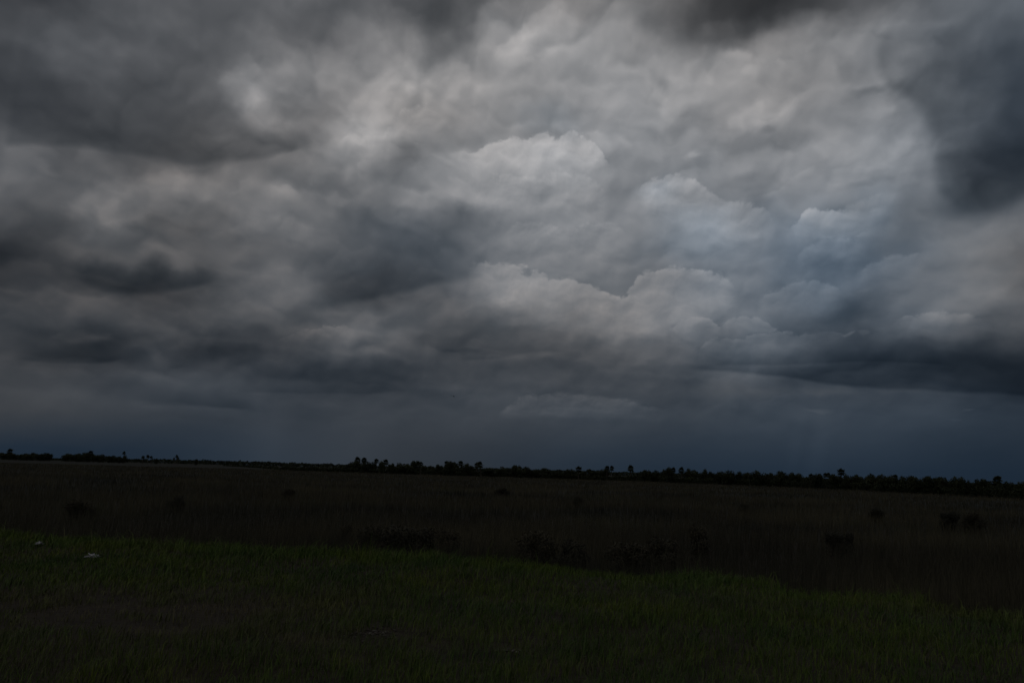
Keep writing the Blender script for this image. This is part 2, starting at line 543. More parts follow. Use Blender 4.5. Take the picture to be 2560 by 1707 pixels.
# cool shaded towers
B(1720, 600, 130, 90, 0.03, warm=-1.4)
B(2080, 640, 160, 110, -0.04, warm=-1.4)
B(1640, 480, 70, 40, 0.06, warm=-1.0)
B(2200, 520, 70, 60, 0.0, warm=-1.0)
B(1380, 300, 110, 50, -0.06, warm=-1.0)
B(1000, 600, 160, 70, 0.0, warm=-0.4)
B(1060, 290, 120, 60, 0.0, warm=0.4)
B(1900, 230, 260, 110, 0.0, warm=0.3)
E([(2310, 500), (2360, 540), (2420, 548), (2490, 535), (2570, 495), (2640, 470)], -0.5, 40, 130, top=False, rag=0.8, fade=(50, 10), out=0.1, out_depth=50)
# faint shafts of rain
B(2050, 1100, 26, 110, 0.14, ang=-10, soft=1.0)
B(1990, 1110, 20, 90, 0.08, ang=-10, soft=1.0)
B(690, 1080, 40, 110, 0.08, ang=-14, soft=1.0)
B(900, 1080, 90, 110, 0.05, ang=-10, soft=1.0)
# lobes of the cool tower at the right
E([(1985, 660), (2020, 622), (2070, 602), (2130, 600), (2180, 575)], 0.22, 14, 50, puff=1.0, fade=(20, 30), out=-0.08)
E([(1890, 760), (1940, 728), (2010, 708), (2070, 712), (2110, 745)], 0.3, 14, 60, puff=1.0, fade=(20, 30), out=-0.14)
E([(2130, 700), (2190, 660), (2260, 640), (2330, 650)], 0.18, 14, 50, puff=1.0, fade=(30, 40), out=-0.08)
B(2060, 665, 90, 40, -0.16, soft=1.0)
B(2120, 770, 100, 50, -0.2, soft=1.0)
E([(1210, 470), (1260, 440), (1330, 450), (1400, 430), (1470, 450), (1520, 490)], 0.18, 14, 60, puff=1.1, fade=(30, 30), out=-0.08)
E([(1250, 590), (1330, 560), (1420, 575), (1500, 560), (1580, 600)], 0.14, 16, 60, puff=1.1, fade=(40, 40), out=-0.06)
E([(880, 330), (905, 345), (960, 335), (1010, 280), (1070, 275), (1120, 310)], 0.16, 14, 50, puff=1.0, fade=(30, 40), out=-0.06)
WARM = M('MULTIPLY', S, 0.0001)
for lo in range(0, len(FEATURES), 12):
    def fn(i, lo=lo):
        global I
        I = i
        for f, a, k in FEATURES[lo:lo + 12]:
            f(*a, **k)
        return {'S': I['S'], 'WARM': I['WARM']}
    o = group('cloud features', {'S': S, 'WARM': WARM, 'AZ': AZ, 'EL': EL, 'Q': Q1, 'EN': EN, 'FN': FN, 'LITB': LITB}, fn)
    S, WARM = o['S'], o['WARM']
WARM = M('MULTIPLY_ADD', M('MULTIPLY', S, MR(EL, 10.0, 24.0, 3.0, 1.2)), 1.0, WARM)           # shaded undersides are cooler
BRIGHT = M('POWER', 2.0, S)
cloud = VM('SCALE', base, scale=M('MULTIPLY', BRIGHT, GAIN))
cloud = VM('MULTIPLY', cloud, XYZ(M('MULTIPLY_ADD', WARM, 0.042, 1.0), 1.0, M('MULTIPLY_ADD', WARM, -0.034, 1.0)))
nish = WN.new('ShaderNodeTexSky')
nish.sky_type = 'NISHITA'
nish.sun_disc = False
nish.sun_elevation = SUN_EL
nish.sun_rotation = SUN_AZ
nish.dust_density = 2.0
clear = VM('SCALE', nish.outputs[0], scale=0.08)


def background(col):
    bg = WN.new('ShaderNodeBackground')
    WL.new(MIX(0.985, clear, col), bg.inputs[0])                    # a little clear sky shines through the deck
    return bg.outputs[0]


# beyond the charted part the same deck goes on, uneven and grey
outside = M('MAXIMUM', MR(M('ABSOLUTE', AZ), 34.5, 46.0), MR(EL, 36.0, 46.0))
outside = M('MAXIMUM', outside, M('LESS_THAN', EL, -3.0))
deck_n = NOISE(P3, 0.05, 5.0, 0.55, dim='3D')
deck_c = MIX(MR(deck_n, 0.35, 0.68), (lin(52), lin(54), lin(60), 1), (lin(122), lin(120), lin(122), 1))
deck_c = MIX(MR(EL, 0.0, 9.0), (lin(46), lin(52), lin(60), 1), deck_c)
mx = WN.new('ShaderNodeMixShader')
WL.new(outside, mx.inputs[0])
WL.new(background(cloud), mx.inputs[1])
WL.new(background(VM('SCALE', deck_c, scale=GAIN)), mx.inputs[2])
wo = WN.new('ShaderNodeOutputWorld')
WL.new(mx.outputs[0], wo.inputs[0])
world.cycles.sampling_method = 'MANUAL'
world.cycles.sample_map_resolution = 256

scene.cycles.use_adaptive_sampling = True
scene.cycles.adaptive_threshold = 0.01
scene.cycles.adaptive_min_samples = 4
scene.cycles.max_bounces = 6
scene.cycles.diffuse_bounces = 2
scene.cycles.glossy_bounces = 2
scene.cycles.transparent_max_bounces = 8

# ------------------------------------------------------------------ helpers
def mat(name, build, rough=0.9, spec=0.2):
    m = bpy.data.materials.new(name)
    m.use_nodes = True
    nt = m.node_tree
    b = nt.nodes['Principled BSDF']
    b.inputs['Roughness'].default_value = rough
    b.inputs['Specular IOR Level'].default_value = spec
    build(nt, b)
    return m


def ramp_nodes(nt, fac, stops):
    r = nt.nodes.new('ShaderNodeValToRGB')
    e = r.color_ramp.elements
    while len(e) < len(stops):
        e.new(0.5)
    for k, (p, c) in enumerate(stops):
        e[k].position = p
        e[k].color = (*c, 1.0)
    nt.links.new(fac, r.inputs[0])
    return r.outputs[0]


def noise_node(nt, scale, detail=4.0, rough=0.55, vec=None):
    n = nt.nodes.new('ShaderNodeTexNoise')
    n.inputs['Scale'].default_value = scale
    n.inputs['Detail'].default_value = detail
    n.inputs['Roughness'].default_value = rough
    if vec is None:
        g = nt.nodes.new('ShaderNodeNewGeometry')
        vec = g.outputs['Position']
    nt.links.new(vec, n.inputs['Vector'])
    return n.outputs['Fac']


def mix_col(nt, fac, a, b, mode='MIX'):
    n = nt.nodes.new('ShaderNodeMix')
    n.data_type = 'RGBA'
    n.blend_type = mode
    for s, v in ((n.inputs[0], fac), (n.inputs[6], a), (n.inputs[7], b)):
        if isinstance(v, bpy.types.NodeSocket):
            nt.links.new(v, s)
        else:
            s.default_value = v
    return n.outputs[2]


def attr(nt, name):
    n = nt.nodes.new('ShaderNodeAttribute')
    n.attribute_name = name
    return n.outputs['Fac']


def mesh_np(name, V, faces, material, attrs=None, smooth=False):
    """faces: list of int arrays (n, k)."""
    me = bpy.data.meshes.new(name)
    me.vertices.add(len(V))
    me.vertices.foreach_set('co', np.asarray(V, np.float32).ravel())
    loops = np.concatenate([f.ravel() for f in faces]).astype(np.int32)
    sizes = np.concatenate([np.full(len(f), f.shape[1]) for f in faces])
    me.loops.add(len(loops))
    me.loops.foreach_set('vertex_index', loops)
    me.polygons.add(len(sizes))
    st = np.concatenate([[0], np.cumsum(sizes)[:-1]]).astype(np.int32)
    me.polygons.foreach_set('loop_start', st)
    me.update(calc_edges=True)
    if smooth:
        me.polygons.foreach_set('use_smooth', np.ones(len(sizes), bool))
    for k, v in (attrs or {}).items():
        a = me.attributes.new(k, 'FLOAT', 'POINT')
        a.data.foreach_set('value', np.asarray(v, np.float32))
    me.materials.append(material)
    me.validate()
    return me


def add(name, me, parent=None, loc=(0, 0, 0), rz=0.0, sc=(1, 1, 1), **props):
    o = bpy.data.objects.new(name, me)
    COL.objects.link(o)
    o.location = loc
    o.rotation_euler = (0, 0, rz)
    o.scale = sc
    o.parent = parent
    for k, v in props.items():
        o[k] = v
    return o


def vnoise(x, y, s, seed=0):
    """cheap smooth 2-D value noise, -1..1"""
    x, y = np.asarray(x, float) * s, np.asarray(y, float) * s
    i, j = np.floor(x).astype(int), np.floor(y).astype(int)
    fx, fy = x - i, y - j
    fx, fy = fx * fx * (3 - 2 * fx), fy * fy * (3 - 2 * fy)

    def h(a, b):
        v = np.sin(a * 127.1 + b * 311.7 + seed * 74.7) * 43758.5453
        return (v - np.floor(v)) * 2 - 1
    return (h(i, j) * (1 - fx) + h(i + 1, j) * fx) * (1 - fy) + (h(i, j + 1) * (1 - fx) + h(i + 1, j + 1) * fx) * fy


def on_plane(px, py, z):
    d = ray(px, py)
    t = (z - EYE) / d.z
    return d.x * t, d.y * t


# ------------------------------------------------------------------ ground
CREST = sorted(on_plane(x, y, 0.22) for x, y in [(0, 1320), (300, 1336), (600, 1356), (900, 1368), (1080, 1372), (1190, 1389), (1350, 1399),
                                                 (1600, 1420), (1760, 1415), (1920, 1432), (2020, 1462), (2200, 1468), (2330, 1476), (2440, 1504), (2560, 1512)])
CX = np.array([-60.0] + [p[0] for p in CREST] + [60.0])
CY = np.array([CREST[0][1] + (CREST[0][1] - CREST[-1][1]) / (CREST[0][0] - CREST[-1][0]) * (-60 - CREST[0][0])]
              + [p[1] for p in CREST]
              + [max(3.0, CREST[-1][1] + (CREST[0][1] - CREST[-1][1]) / (CREST[0][0] - CREST[-1][0]) * (60 - CREST[-1][0]))])


def beyond(x, y):
    """metres past the crest of the bank"""
    return (np.asarray(y) - np.interp(x, CX, CY)) * 0.9


def height(x, y):
    s = beyond(x, y)
    t = np.clip((s - 0.1) / 4.5, 0, 1)
    r = np.hypot(x, y)
    bank = 0.05 * vnoise(x, y, 0.35, 1) + 0.035 * vnoise(x, y, 0.9, 2) + 0.03 * np.exp(-((s + 0.8) / 0.8) ** 2)
    marsh = -2.0 + 0.12 * vnoise(x, y, 0.06, 3) * np.clip(r / 40, 0, 1)
    k = t * t * (3 - 2 * t)
    return bank * (1 - k) + marsh * k


th = np.concatenate([np.linspace(-50, 50, 181), np.linspace(50, 310, 60)[1:-1]])
th = np.radians(th)
rr = np.concatenate([np.linspace(0.4, 26, 86), np.geomspace(27, 9000, 70)])
A, R = np.meshgrid(th, rr)
gx, gy = np.sin(A) * R, np.cos(A) * R
V = np.stack([gx, gy, height(gx, gy)], -1).reshape(-1, 3)
nr, na = A.shape
i, j = np.meshgrid(np.arange(nr - 1), np.arange(na), indexing='ij')
j2 = (j + 1) % na
F = np.stack([i * na + j, (i + 1) * na + j, (i + 1) * na + j2, i * na + j2], -1).reshape(-1, 4)[:, ::-1]
V = np.vstack([V, [[0, 0, height(0.0, 0.0)]]])
cap = np.stack([np.full(na, len(V) - 1), np.arange(na), (np.arange(na) + 1) % na], -1)[:, ::-1]


def b_ground(nt, b):
    soil = ramp_nodes(nt, noise_node(nt, 3.0, 8.0, 0.6), [(0.3, (0.018, 0.014, 0.009)), (0.7, (0.045, 0.036, 0.022))])
    far = ramp_nodes(nt, noise_node(nt, 0.02, 6.0, 0.6), [(0.3, (0.008, 0.010, 0.005)), (0.5, (0.012, 0.013, 0.006)), (0.72, (0.011, 0.016, 0.006))])
    g = nt.nodes.new('ShaderNodeNewGeometry')
    ln = nt.nodes.new('ShaderNodeVectorMath')
    ln.operation = 'LENGTH'
    nt.links.new(g.outputs['Position'], ln.inputs[0])
    mr = nt.nodes.new('ShaderNodeMapRange')
    mr.inputs['From Min'].default_value = 25
    mr.inputs['From Max'].default_value = 80
    nt.links.new(ln.outputs['Value'], mr.inputs['Value'])
    nt.links.new(mix_col(nt, mr.outputs[0], soil, far), b.inputs['Base Color'])
    bp = nt.nodes.new('ShaderNodeBump')
    bp.inputs['Strength'].default_value = 0.6
    bp.inputs['Distance'].default_value = 0.05
    nt.links.new(noise_node(nt, 12.0, 6.0, 0.6), bp.inputs['Height'])
    nt.links.new(bp.outputs[0], b.inputs['Normal'])


add('ground', mesh_np('ground', V, [F, cap], mat('ground', b_ground), smooth=True), kind='structure',
    label='dark soil of the roadside bank and flat marsh plain', category='ground')


# ------------------------------------------------------------------ grass blades
def blades(x, y, z, h, w, lean, bend_dir, yaw, extra):
    """two-segment tapering blades with a curl; returns verts, faces, attrs"""
    n = len(x)
    cw, sw = np.cos(yaw) * w * 0.5, np.sin(yaw) * w * 0.5
    bx, by = np.cos(bend_dir) * lean, np.sin(bend_dir) * lean
    V = np.empty((n, 5, 3), np.float32)
    V[:, 0] = np.stack([x - cw, y - sw, z - 0.02], -1)
    V[:, 1] = np.stack([x + cw, y + sw, z - 0.02], -1)
    mx, my, mz = x + bx * 0.32, y + by * 0.32, z + h * 0.58
    V[:, 2] = np.stack([mx + cw * 0.75, my + sw * 0.75, mz], -1)
    V[:, 3] = np.stack([mx - cw * 0.75, my - sw * 0.75, mz], -1)
    V[:, 4] = np.stack([x + bx, y + by, z + h * (1 - 0.25 * np.minimum(lean / np.maximum(h, 0.01), 1.2))], -1)
    k = np.arange(n)[:, None] * 5
    at = {a: np.repeat(v, 5) for a, v in extra.items()}
    return V.reshape(-1, 3), [k + np.array([0, 1, 2, 3]), k + np.array([3, 2, 4])], at


def dry_patch(x, y):
    """straw-coloured worn places on the bank, 0..1"""
    d = np.zeros_like(x)
    for px, py, rx, ry, a in [(120, 1500, 2.2, 1.0, 1.0), (330, 1545, 1.5, 0.7, 1.0), (520, 1510, 1.4, 0.8, 0.95), (60, 1550, 1.2, 0.5, 0.6),
                              (800, 1590, 0.9, 0.35, 0.5), (930, 1575, 0.5, 0.25, 1.0), (1120, 1600, 0.8, 0.25, 0.5), (1420, 1660, 0.3, 0.15, 0.6),
                              (1280, 1612, 0.25, 0.12, 0.8), (640, 1490, 1.3, 0.5, 0.4)]:
        cx, cy = on_plane(px, py, 0.08)
        d = np.maximum(d, a * np.exp(-(((x - cx) / rx) ** 2 + ((y - cy) / ry) ** 2)))
    return np.clip(d * (0.8 + 0.5 * vnoise(x, y, 2.2, 9)), 0, 1)


N = 340000
r = 3.6 + 20.5 * RNG.random(N) ** 0.95
a = np.radians(-47 + 94 * RNG.random(N))
x, y = np.sin(a) * r, np.cos(a) * r
s = beyond(x, y)
dry = dry_patch(x, y)
clump = 0.5 + 0.5 * vnoise(x, y, 3.1, 4)
ok = (s + 0.9 * vnoise(x, y, 0.9, 21) + 0.6 * vnoise(x, y, 2.7, 22) < 1.1) & (RNG.random(N) < np.clip(0.45 + 0.6 * clump - 0.55 * (dry > 0.55), 0.1, 1))
x, y, s, dry, clump, r = x[ok], y[ok], s[ok], dry[ok], clump[ok], r[ok]
n = len(x)
crest = np.exp(-((s - 0.1) / 0.9) ** 2)
h = (0.055 + 0.085 * RNG.random(n)) * (0.75 + 0.55 * clump) * (1 + 0.35 * vnoise(x, y, 0.7, 5)) * (1 - 0.55 * dry) * (1 + 0.9 * crest * (0.6 + 0.5 * vnoise(x, y, 0.8, 6)))
long = RNG.random(n) < 0.05
h = np.where(long, h * 1.8, h)
w = (0.0034 + 0.0032 * RNG.random(n)) * np.clip(r / 8.0, 1.0, 2.2)
lean = h * (0.2 + 1.0 * RNG.random(n))
bd = RNG.normal(0.4, 1.5, n)
gv, gf, ga = blades(x, y, height(x, y), h, w, lean, bd, RNG.random(n) * math.pi,
                    {'tone': RNG.random(n), 'dry': np.clip(dry + (RNG.random(n) < 0.08) * 0.8 + 0.45 * np.clip(vnoise(x, y, 0.45, 31) + 0.5 * vnoise(x, y, 1.6, 32) - 0.35, 0, 1), 0, 1), 'crest': crest})


def b_grass(nt, b):
    big = noise_node(nt, 0.55, 4.0, 0.55)
    mid = noise_node(nt, 2.6, 4.0, 0.6)
    c = ramp_nodes(nt, big, [(0.34, (0.046, 0.094, 0.022)), (0.52, (0.076, 0.128, 0.020)), (0.68, (0.104, 0.142, 0.016))])
    c2 = ramp_nodes(nt, attr(nt, 'tone'), [(0.0, (0.55, 0.62, 0.55)), (0.6, (1.0, 1.0, 1.0)), (1.0, (1.5, 1.35, 1.25))])
    c = mix_col(nt, 1.0, c, c2, 'MULTIPLY')
    cm = ramp_nodes(nt, mid, [(0.3, (0.6, 0.7, 0.8)), (0.7, (1.25, 1.15, 0.95))])
    c = mix_col(nt, 1.0, c, cm, 'MULTIPLY')
    m1 = nt.nodes.new('ShaderNodeMath')
    m1.operation = 'MULTIPLY'
    m1.inputs[1].default_value = 0.35
    nt.links.new(attr(nt, 'crest'), m1.inputs[0])
    c = mix_col(nt, m1.outputs[0], c, (0.092, 0.150, 0.016, 1))
    c = mix_col(nt, attr(nt, 'dry'), c, (0.125, 0.112, 0.050, 1))
    nt.links.new(c, b.inputs['Base Color'])
    b.inputs['Subsurface Weight'].default_value = 0.0


GRASS = mat('grass blades', b_grass, 0.7, 0.25)
add('grass', mesh_np('grass', gv, gf, GRASS, ga), kind='stuff', label='short green roadside grass covering the bank', category='grass')

# ------------------------------------------------------------------ marsh reeds
N = 330000
r = np.exp(np.log(9.0) + (np.log(620.0) - np.log(9.0)) * RNG.random(N) ** 0.92)
a = np.radians(-45 + 90 * RNG.random(N))
x, y = np.sin(a) * r, np.cos(a) * r
s = beyond(x, y)
patch = 0.5 + 0.5 * vnoise(x, y, 0.11, 12) * 0.7 + 0.15 * vnoise(x, y, 0.45, 13)
ok = (s + 1.0 * RNG.normal(size=N) * 0.7 + 0.8 * vnoise(x, y, 0.6, 23) > 0.9) & (s > -0.9) & (RNG.random(N) < 0.35 + 0.8 * patch)
x, y, s, r, patch = x[ok], y[ok], s[ok], r[ok], patch[ok]
n = len(x)
h = (0.75 + 0.55 * RNG.random(n)) * (0.7 + 0.6 * patch) * np.interp(s, [-1, 0, 1.5, 14, 40, 120], [0.18, 0.35, 1.1, 1.2, 0.95, 0.75])
tall = RNG.random(n) < 0.03
h = np.where(tall, h * 1.35, h)
w = np.maximum(0.007, r * 0.00042) * (0.7 + 0.6 * RNG.random(n))
lean = h * (0.08 + 0.35 * RNG.random(n) ** 2)
rv, rf, ra = blades(x, y, height(x, y), h, w, lean, RNG.normal(0.3, 1.6, n), RNG.normal(0, 0.7, n),
                    {'tone': RNG.random(n), 'patch': patch})


def b_reed(nt, b):
    big = noise_node(nt, 0.05, 7.0, 0.65)
    c = ramp_nodes(nt, big, [(0.32, (0.025, 0.026, 0.020)), (0.43, (0.055, 0.054, 0.038)), (0.56, (0.092, 0.087, 0.056)), (0.68, (0.078, 0.085, 0.046))])
    c2 = ramp_nodes(nt, attr(nt, 'tone'), [(0.0, (0.75, 0.75, 0.75)), (0.7, (1.0, 1.0, 1.0)), (1.0, (1.25, 1.22, 1.15))])
    c = mix_col(nt, 1.0, c, c2, 'MULTIPLY')
    c3 = ramp_nodes(nt, attr(nt, 'patch'), [(0.15, (0.45, 0.5, 0.55)), (0.7, (1.15, 1.1, 1.05))])
    c = mix_col(nt, 1.0, c, c3, 'MULTIPLY')
    nt.links.new(c, b.inputs['Base Color'])


REED = mat('marsh reeds', b_reed, 0.8, 0.2)
add('marsh_grass', mesh_np('marsh_grass', rv, rf, REED, ra), kind='stuff', label='tall brown marsh grass spreading to the tree belt', category='grass')

# ------------------------------------------------------------------ foliage and trees
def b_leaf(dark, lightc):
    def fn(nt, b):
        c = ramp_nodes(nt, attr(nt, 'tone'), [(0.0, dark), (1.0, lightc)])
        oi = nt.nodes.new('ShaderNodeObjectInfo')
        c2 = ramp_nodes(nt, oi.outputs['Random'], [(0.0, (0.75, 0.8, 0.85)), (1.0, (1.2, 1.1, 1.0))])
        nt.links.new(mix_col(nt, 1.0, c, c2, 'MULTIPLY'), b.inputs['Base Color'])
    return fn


def b_bark(nt, b):
    c = ramp_nodes(nt, noise_node(nt, 4.0, 5.0, 0.6), [(0.3, (0.05, 0.043, 0.035)), (0.7, (0.11, 0.095, 0.08))])
    nt.links.new(c, b.inputs['Base Color'])


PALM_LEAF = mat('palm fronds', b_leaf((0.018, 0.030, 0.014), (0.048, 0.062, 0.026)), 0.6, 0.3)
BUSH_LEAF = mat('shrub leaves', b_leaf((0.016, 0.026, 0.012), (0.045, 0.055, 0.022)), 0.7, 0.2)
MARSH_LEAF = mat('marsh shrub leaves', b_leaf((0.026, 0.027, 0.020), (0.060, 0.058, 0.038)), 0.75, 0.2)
BARK = mat('bark', b_bark)
STEM = mat('woody stems', b_bark)


def tube(path, radii, sides=7):
    path = np.asarray(path, float)
    n = len(path)
    ang = np.arange(sides) / sides * 2 * math.pi
    V = []
    for k in range(n):
        t = path[min(k + 1, n - 1)] - path[max(k - 1, 0)]
        t /= np.linalg.norm(t)
        u = np.cross(t, [0.3, 1.0, 0.1])
        u /= np.linalg.norm(u)
        v = np.cross(t, u)
        V.append(path[k] + radii[k] * (np.cos(ang)[:, None] * u + np.sin(ang)[:, None] * v))
    V = np.concatenate(V)
    F = [[k * sides + q, k * sides + (q + 1) % sides, (k + 1) * sides + (q + 1) % sides, (k + 1) * sides + q]
         for k in range(n - 1) for q in range(sides)]
    return V, np.array(F)


def join(parts):
    Vs, Fs, o = [], [], 0
    for V, F in parts:
        Vs.append(V)
        Fs.append(F + o)
        o += len(V)
    return np.concatenate(Vs), np.concatenate(Fs)


def palm_meshes(seed, lean):
    """cabbage palm of unit height: trunk 1.0 m per unit to the crown, crown radius about 0.2"""
    g = np.random.default_rng(seed)
    zz = np.linspace(0, 0.80, 9)
    path = np.stack([lean * zz ** 1.6, 0.3 * lean * zz ** 2, zz], -1)
    rad = 0.022 * (1.15 - 0.35 * zz / 0.8) * (1 + 0.06 * g.normal(size=9))
    rad[0] *= 1.5
    rad[-1] *= 1.5                                        # boots under the crown
    trunk = mesh_np('palm_trunk', *[(a, [b]) for a, b in [tube(path, rad, 8)]][0], BARK, smooth=True)
    top = path[-1]
    V, F, T = [], [], []
    for k in range(34):
        el = math.radians(-50 + 135 * ((k + 0.5) / 34) ** 0.8 + g.normal(0, 6))
        az = k * 2.39996 + g.normal(0, 0.2)
        L = 0.105 + 0.02 * g.normal()
        d = np.array([math.cos(az) * math.cos(el), math.sin(az) * math.cos(el), math.sin(el)])
        side = np.array([-math.sin(az), math.cos(az), 0.0])
        up = np.cross(d, side)
        c = top + d * L * 0.85 + np.array([0, 0, 0.01])
        o = len(V)
        # petiole
        V += [top - side * 0.003, top + side * 0.003, c]
        T += [0.3] * 3
        F.append([o, o + 1, o + 2])
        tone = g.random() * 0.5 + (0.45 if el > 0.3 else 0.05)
        nl = 11
        for q in range(nl):                                # fan of split leaflets
            a = (q / (nl - 1) - 0.5) * 3.6
            ld = d * math.cos(a) + side * math.sin(a)
            ln = 0.115 * (1 - 0.25 * abs(a) / 1.8) * (0.9 + 0.2 * g.random())
            wv = np.cross(ld, up) * 0.017
            droop = np.array([0, 0, -0.32 * ln * (0.6 + 0.8 * g.random())])
            o = len(V)
            V += [c - wv * 0.4, c + wv * 0.4, c + ld * ln * 0.55 + wv + droop * 0.25, c + ld * ln * 0.55 - wv + droop * 0.25, c + ld * ln + droop]
            T += [tone, tone, tone, tone, min(1, tone + 0.1)]
            F += [[o, o + 1, o + 2], [o, o + 2, o + 3], [o + 3, o + 2, o + 4]]
    crown = mesh_np('palm_crown', np.array(V), [np.array(F)], PALM_LEAF, {'tone': T})
    return trunk, crown


def bush_meshes(seed, n_leaf, leaf, stems=5, material=None, squat=1.0, core=0.35):
    """rounded many-stemmed crown filling about a 1 x 1 x 1 box, lumps of leaf cards with gaps"""
    g = np.random.default_rng(seed)
    nl = 9
    C = np.stack([g.uniform(-0.30, 0.30, nl), g.uniform(-0.28, 0.28, nl), g.uniform(0.30, 0.74, nl)], -1)
    Rr = g.uniform(0.18, 0.29, nl)
    C[:, 2] = np.minimum(C[:, 2], 0.97 - Rr)
    C[0, 2] = 0.97 - Rr[0]
    C[1, 2] = 0.95 - Rr[1]
    k = g.integers(0, nl, n_leaf)
    d = g.normal(size=(n_leaf, 3))
    d /= np.linalg.norm(d, axis=1, keepdims=True)
    rad = Rr[k] * g.uniform(core, 1.05, n_leaf) ** 0.6
    p = C[k] + d * rad[:, None]
    low = g.random(n_leaf) < 0.18                          # skirt down to the ground
    p[low, 2] *= g.uniform(0.15, 0.7, low.sum())
    p[:, 2] = np.maximum(p[:, 2], 0.03)
    a = g.normal(size=(n_leaf, 3))
    a /= np.linalg.norm(a, axis=1, keepdims=True)
    b = np.cross(a, d + 0.01)
    b /= np.linalg.norm(b, axis=1, keepdims=True)
    sz = leaf * g.uniform(0.6, 1.4, n_leaf)[:, None]
    V = np.stack([p - a * sz, p - b * sz * 0.5, p + a * sz, p + b * sz * 0.5], 1).reshape(-1, 3)
    F = np.arange(n_leaf * 4).reshape(-1, 4)
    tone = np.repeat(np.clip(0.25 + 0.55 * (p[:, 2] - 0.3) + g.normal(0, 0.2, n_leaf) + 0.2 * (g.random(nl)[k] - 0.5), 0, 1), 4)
    crown = mesh_np('shrub_crown', V, [F], material, {'tone': tone})
    parts = []
    for q in range(stems):
        e = C[q % nl] + g.normal(0, 0.03, 3)
        b0 = np.array([g.normal(0, 0.05), g.normal(0, 0.05), 0])
        m = b0 * 0.4 + e * 0.5 + np.array([0, 0, 0.05])
        parts.append(tube([b0, (b0 + m) / 2 + g.normal(0, 0.01, 3), m, e], [0.022, 0.017, 0.012, 0.005], 5))
    V, F = join(parts)
    return mesh_np('shrub_trunk', V, [F], STEM, smooth=True), crown


PALMS = [palm_meshes(s, l) for s, l in ((1, 0.02), (2, 0.10), (3, -0.07), (4, -0.02))]
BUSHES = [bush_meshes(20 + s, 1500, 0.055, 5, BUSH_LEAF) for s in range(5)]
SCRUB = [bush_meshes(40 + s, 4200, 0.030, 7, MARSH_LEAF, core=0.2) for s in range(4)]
ORD = ['first', 'second', 'third', 'fourth', 'fifth', 'sixth', 'seventh', 'eighth', 'ninth', 'tenth', 'eleventh', 'twelfth', 'thirteenth',
       'fourteenth', 'fifteenth', 'sixteenth', 'seventeenth', 'eighteenth', 'nineteenth', 'twentieth', 'twenty-first', 'twenty-second',
       'twenty-third', 'twenty-fourth', 'twenty-fifth', 'twenty-sixth', 'twenty-seventh', 'twenty-eighth', 'twenty-ninth', 'thirtieth',
       'thirty-first', 'thirty-second', 'thirty-third', 'thirty-fourth', 'thirty-fifth', 'thirty-sixth', 'thirty-seventh', 'thirty-eighth']


def spot(px, dist):
    """ground position on the bearing of photograph column px near the horizon, dist metres off"""
    py = 1143 + 0.0277 * px
    d = ray(px, py)
    q = dist / math.hypot(d.x, d.y)
    return d.x * q, d.y * q


def top_height(px, py, dist):
    d = ray(px, py)
    return EYE + d.z / math.hypot(d.x, d.y) * dist


def px_size(w, dist):
    return w / FPX * dist


def belt(px):
    return float(np.interp(px, [0, 560, 700, 860, 1280, 1600, 1920, 2200, 2560, 2700], [1500, 1400, 640, 560, 500, 470, 400, 330, 265, 240]))


def plant(kind, px, top, w, label, group, dist=None, lib=None):
    dist = dist or belt(px)
    x, y = spot(px, dist)
    z = float(height(np.array(x), np.array(y))) - 0.1
    hgt = top_height(px, top, dist) - z
    wid = px_size(w, dist)
    if kind == 'p':
        tr, cr = PALMS[(int(px) * 7) % len(PALMS)]
        name, cat = 'palm_tree', 'palm'
        sx = min(wid / 0.28, hgt * 1.9)
        sc = (sx, sx, hgt / 0.985)
    else:
        lib = lib or BUSHES
        tr, cr = lib[(int(px) * 13) % len(lib)]
        name, cat = ('shrub', 'shrub') if kind == 'b' else ('marsh_shrub', 'shrub')
        sc = (wid / 0.72, wid / 0.72, hgt / 0.96)
    e = bpy.data.objects.new(name, None)
    COL.objects.link(e)
    e.location = (x, y, z)
    e.rotation_euler = (0, 0, (px * 1.7) % 6.28 if kind != 'p' else (px * 0.9) % 6.28)
    e.empty_display_size = 0.5
    e['label'], e['category'], e['group'] = label, cat, group
    for nm, me in (('trunk', tr), ('crown', cr)):
        if kind == 'p' and nm == 'crown':
            # keep the crown round: scale it about its own height
            o = add(nm, me, e, sc=(sx, sx, sx))
            o.location = (0, 0, 0.80 * (sc[2] - sx))
        else:
            add(nm, me, e, sc=sc)
    return e


